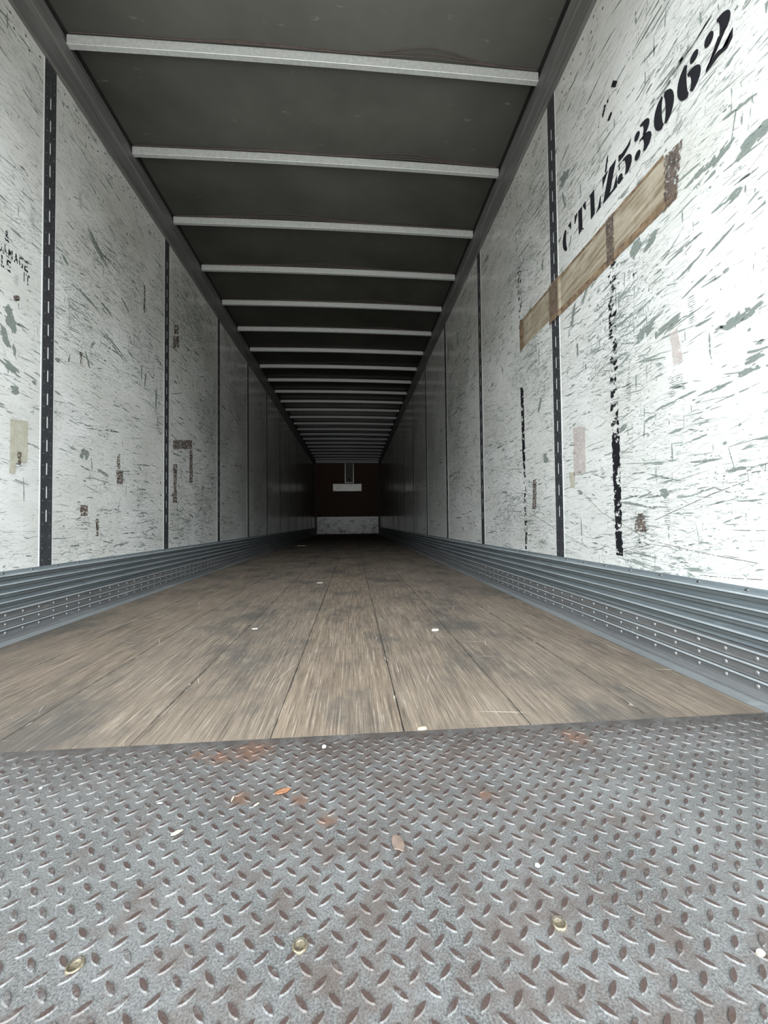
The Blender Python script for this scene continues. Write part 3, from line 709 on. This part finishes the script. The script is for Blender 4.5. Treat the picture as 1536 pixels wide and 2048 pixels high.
for j, yy in zip(range(-40, 30), ys):
    if yy > .880 or yy < -.13: continue
    plus = (j % 2 == 0); x = (-.1010 if plus else -.0858) - .0322*40 
    while x < XR-.035:
        if x > XL+.035: lug(x-xc, yy-.5, math.radians(44 if plus else -44)+rnd.uniform(-.04, .04), .0215, .0076)
        x += .0322
pb = b.build('plate', None, t, False, [m_plate, m_lug])
scr = MB()
px_list = [(600, 1893), (1118, 1848), (150, 1933)]
for px, py in px_list:
    x, y = onF(px, py)
    b = MB(); n = 20; v = []
    for rr, zz in ((.0088, .0), (.0084, .0023), (.0066, .0026), (.0060, .0012), (.0, .0014)):
        for i in range(n): a = 2*math.pi*i/n; v.append((rr*math.cos(a), rr*math.sin(a), zz))
    fc = []; kk = []
    for q in range(4):
        for i in range(n): j = (i+1) % n; fc.append((q*n+i, q*n+j, (q+1)*n+j, (q+1)*n+i)); kk.append(1 if q in (2,) else 0)
    o = obj('screw', v, fc, None, t, True, [m_bolt, m_boltd], kk); o.location = (x-xc, y-.5, 0)
x, y = onF(1440, 1935)

# ------------------------------------------------------------------ debris
def scrap(name, px, py, L, W, T, ang, mat, label, cat, seed, curl=0.):
    rnd = random.Random(seed); x, y = onF(px, py); n = 10; v = []; fc = []
    zb = .0021 if y < .885 else .0003
    ring = [(math.cos(2*math.pi*i/n)*L/2*rnd.uniform(.75, 1.1), math.sin(2*math.pi*i/n)*W/2*rnd.uniform(.7, 1.15)) for i in range(n)]
    ca, sa = math.cos(ang), math.sin(ang)
    for s_, zz in ((1, 0), (.9, T)):
        for a, c in ring: v.append((ca*a*s_-sa*c*s_, sa*a*s_+ca*c*s_, zz+curl*(a/L*2)**2*L*.4))
    fc = [tuple(range(n))[::-1], tuple(range(n, 2*n))] + [(i, (i+1) % n, n+(i+1) % n, n+i) for i in range(n)]
    o = obj(name, v, fc, mat); o.location = (x, y, zb); tag(o, label, cat); return o
scrap('paper_scrap', 320, 1609, .010, .003, .001, 0, m_white, 'tiny white scrap on the tread plate, left of the rust stains', 'scrap', 1)
scrap('wood_chip', 353, 1669, .017, .006, .002, .6, m_chipw, 'pale tan wood chip on the tread plate, below the tiny white scrap', 'wood chip', 2)
scrap('wood_splinter', 465, 1601, .014, .003, .0015, 1.5, m_chipw, 'thin pale splinter on the tread plate beside the orange rust', 'wood chip', 3)
scrap('wood_splinter', 513, 1612, .012, .003, .0015, .8, m_chipw, 'short splinter on the tread plate just right of the thin pale one', 'wood chip', 4)
scrap('wood_chip', 845, 1459, .022, .010, .004, .1, m_chipw, 'yellowish chip lodged at the joint of wood floor and tread plate', 'wood chip', 5)
scrap('stone_crumb', 648, 1497, .009, .007, .004, 0, m_white, 'white crumb on the tread plate just below the wood floor edge', 'crumb', 6)
scrap('dry_flake', 795, 1688, .022, .034, .0012, .2, m_mud, 'brown dried flake stuck on the tread plate in the centre', 'flake', 7)
scrap('wood_chip', 1521, 1911, .012, .008, .002, .3, m_chipw, 'pale yellow chip on the tread plate at the far right edge', 'wood chip', 8)
scrap('paper_scrap', 81, 1580, .006, .004, .002, 0, m_white, 'white speck on the tread plate near the left edge', 'scrap', 9)
scrap('paper_scrap', 870, 1261, .036, .022, .006, .1, m_white, 'white crumpled scrap on the wood floor right of centre', 'scrap', 10)
scrap('paper_scrap', 602, 1092, .22, .05, .01, 0, m_white, 'pale scrap on the dark floor near the front wall, left side', 'scrap', 11)
scrap('paper_scrap', 640, 1166, .05, .02, .004, .1, m_white, 'small pale scrap on the wood floor left of centre', 'scrap', 12)
scrap('paper_scrap', 510, 1258, .03, .016, .003, .1, m_white, 'small pale scrap on the wood floor among the left planks', 'scrap', 13)
scrap('wood_chip', 1075, 1735, .008, .006, .002, .1, m_white, 'white grain on the tread plate right of the brown flake', 'crumb', 14)
scrap('rust_flake', 565, 1585, .028, .013, .0012, .5, simple('orange_rust', (.19, .085, .04), .8, 0, .4, 200), 'orange rust flake on the tread plate left of centre', 'rust flake', 15)
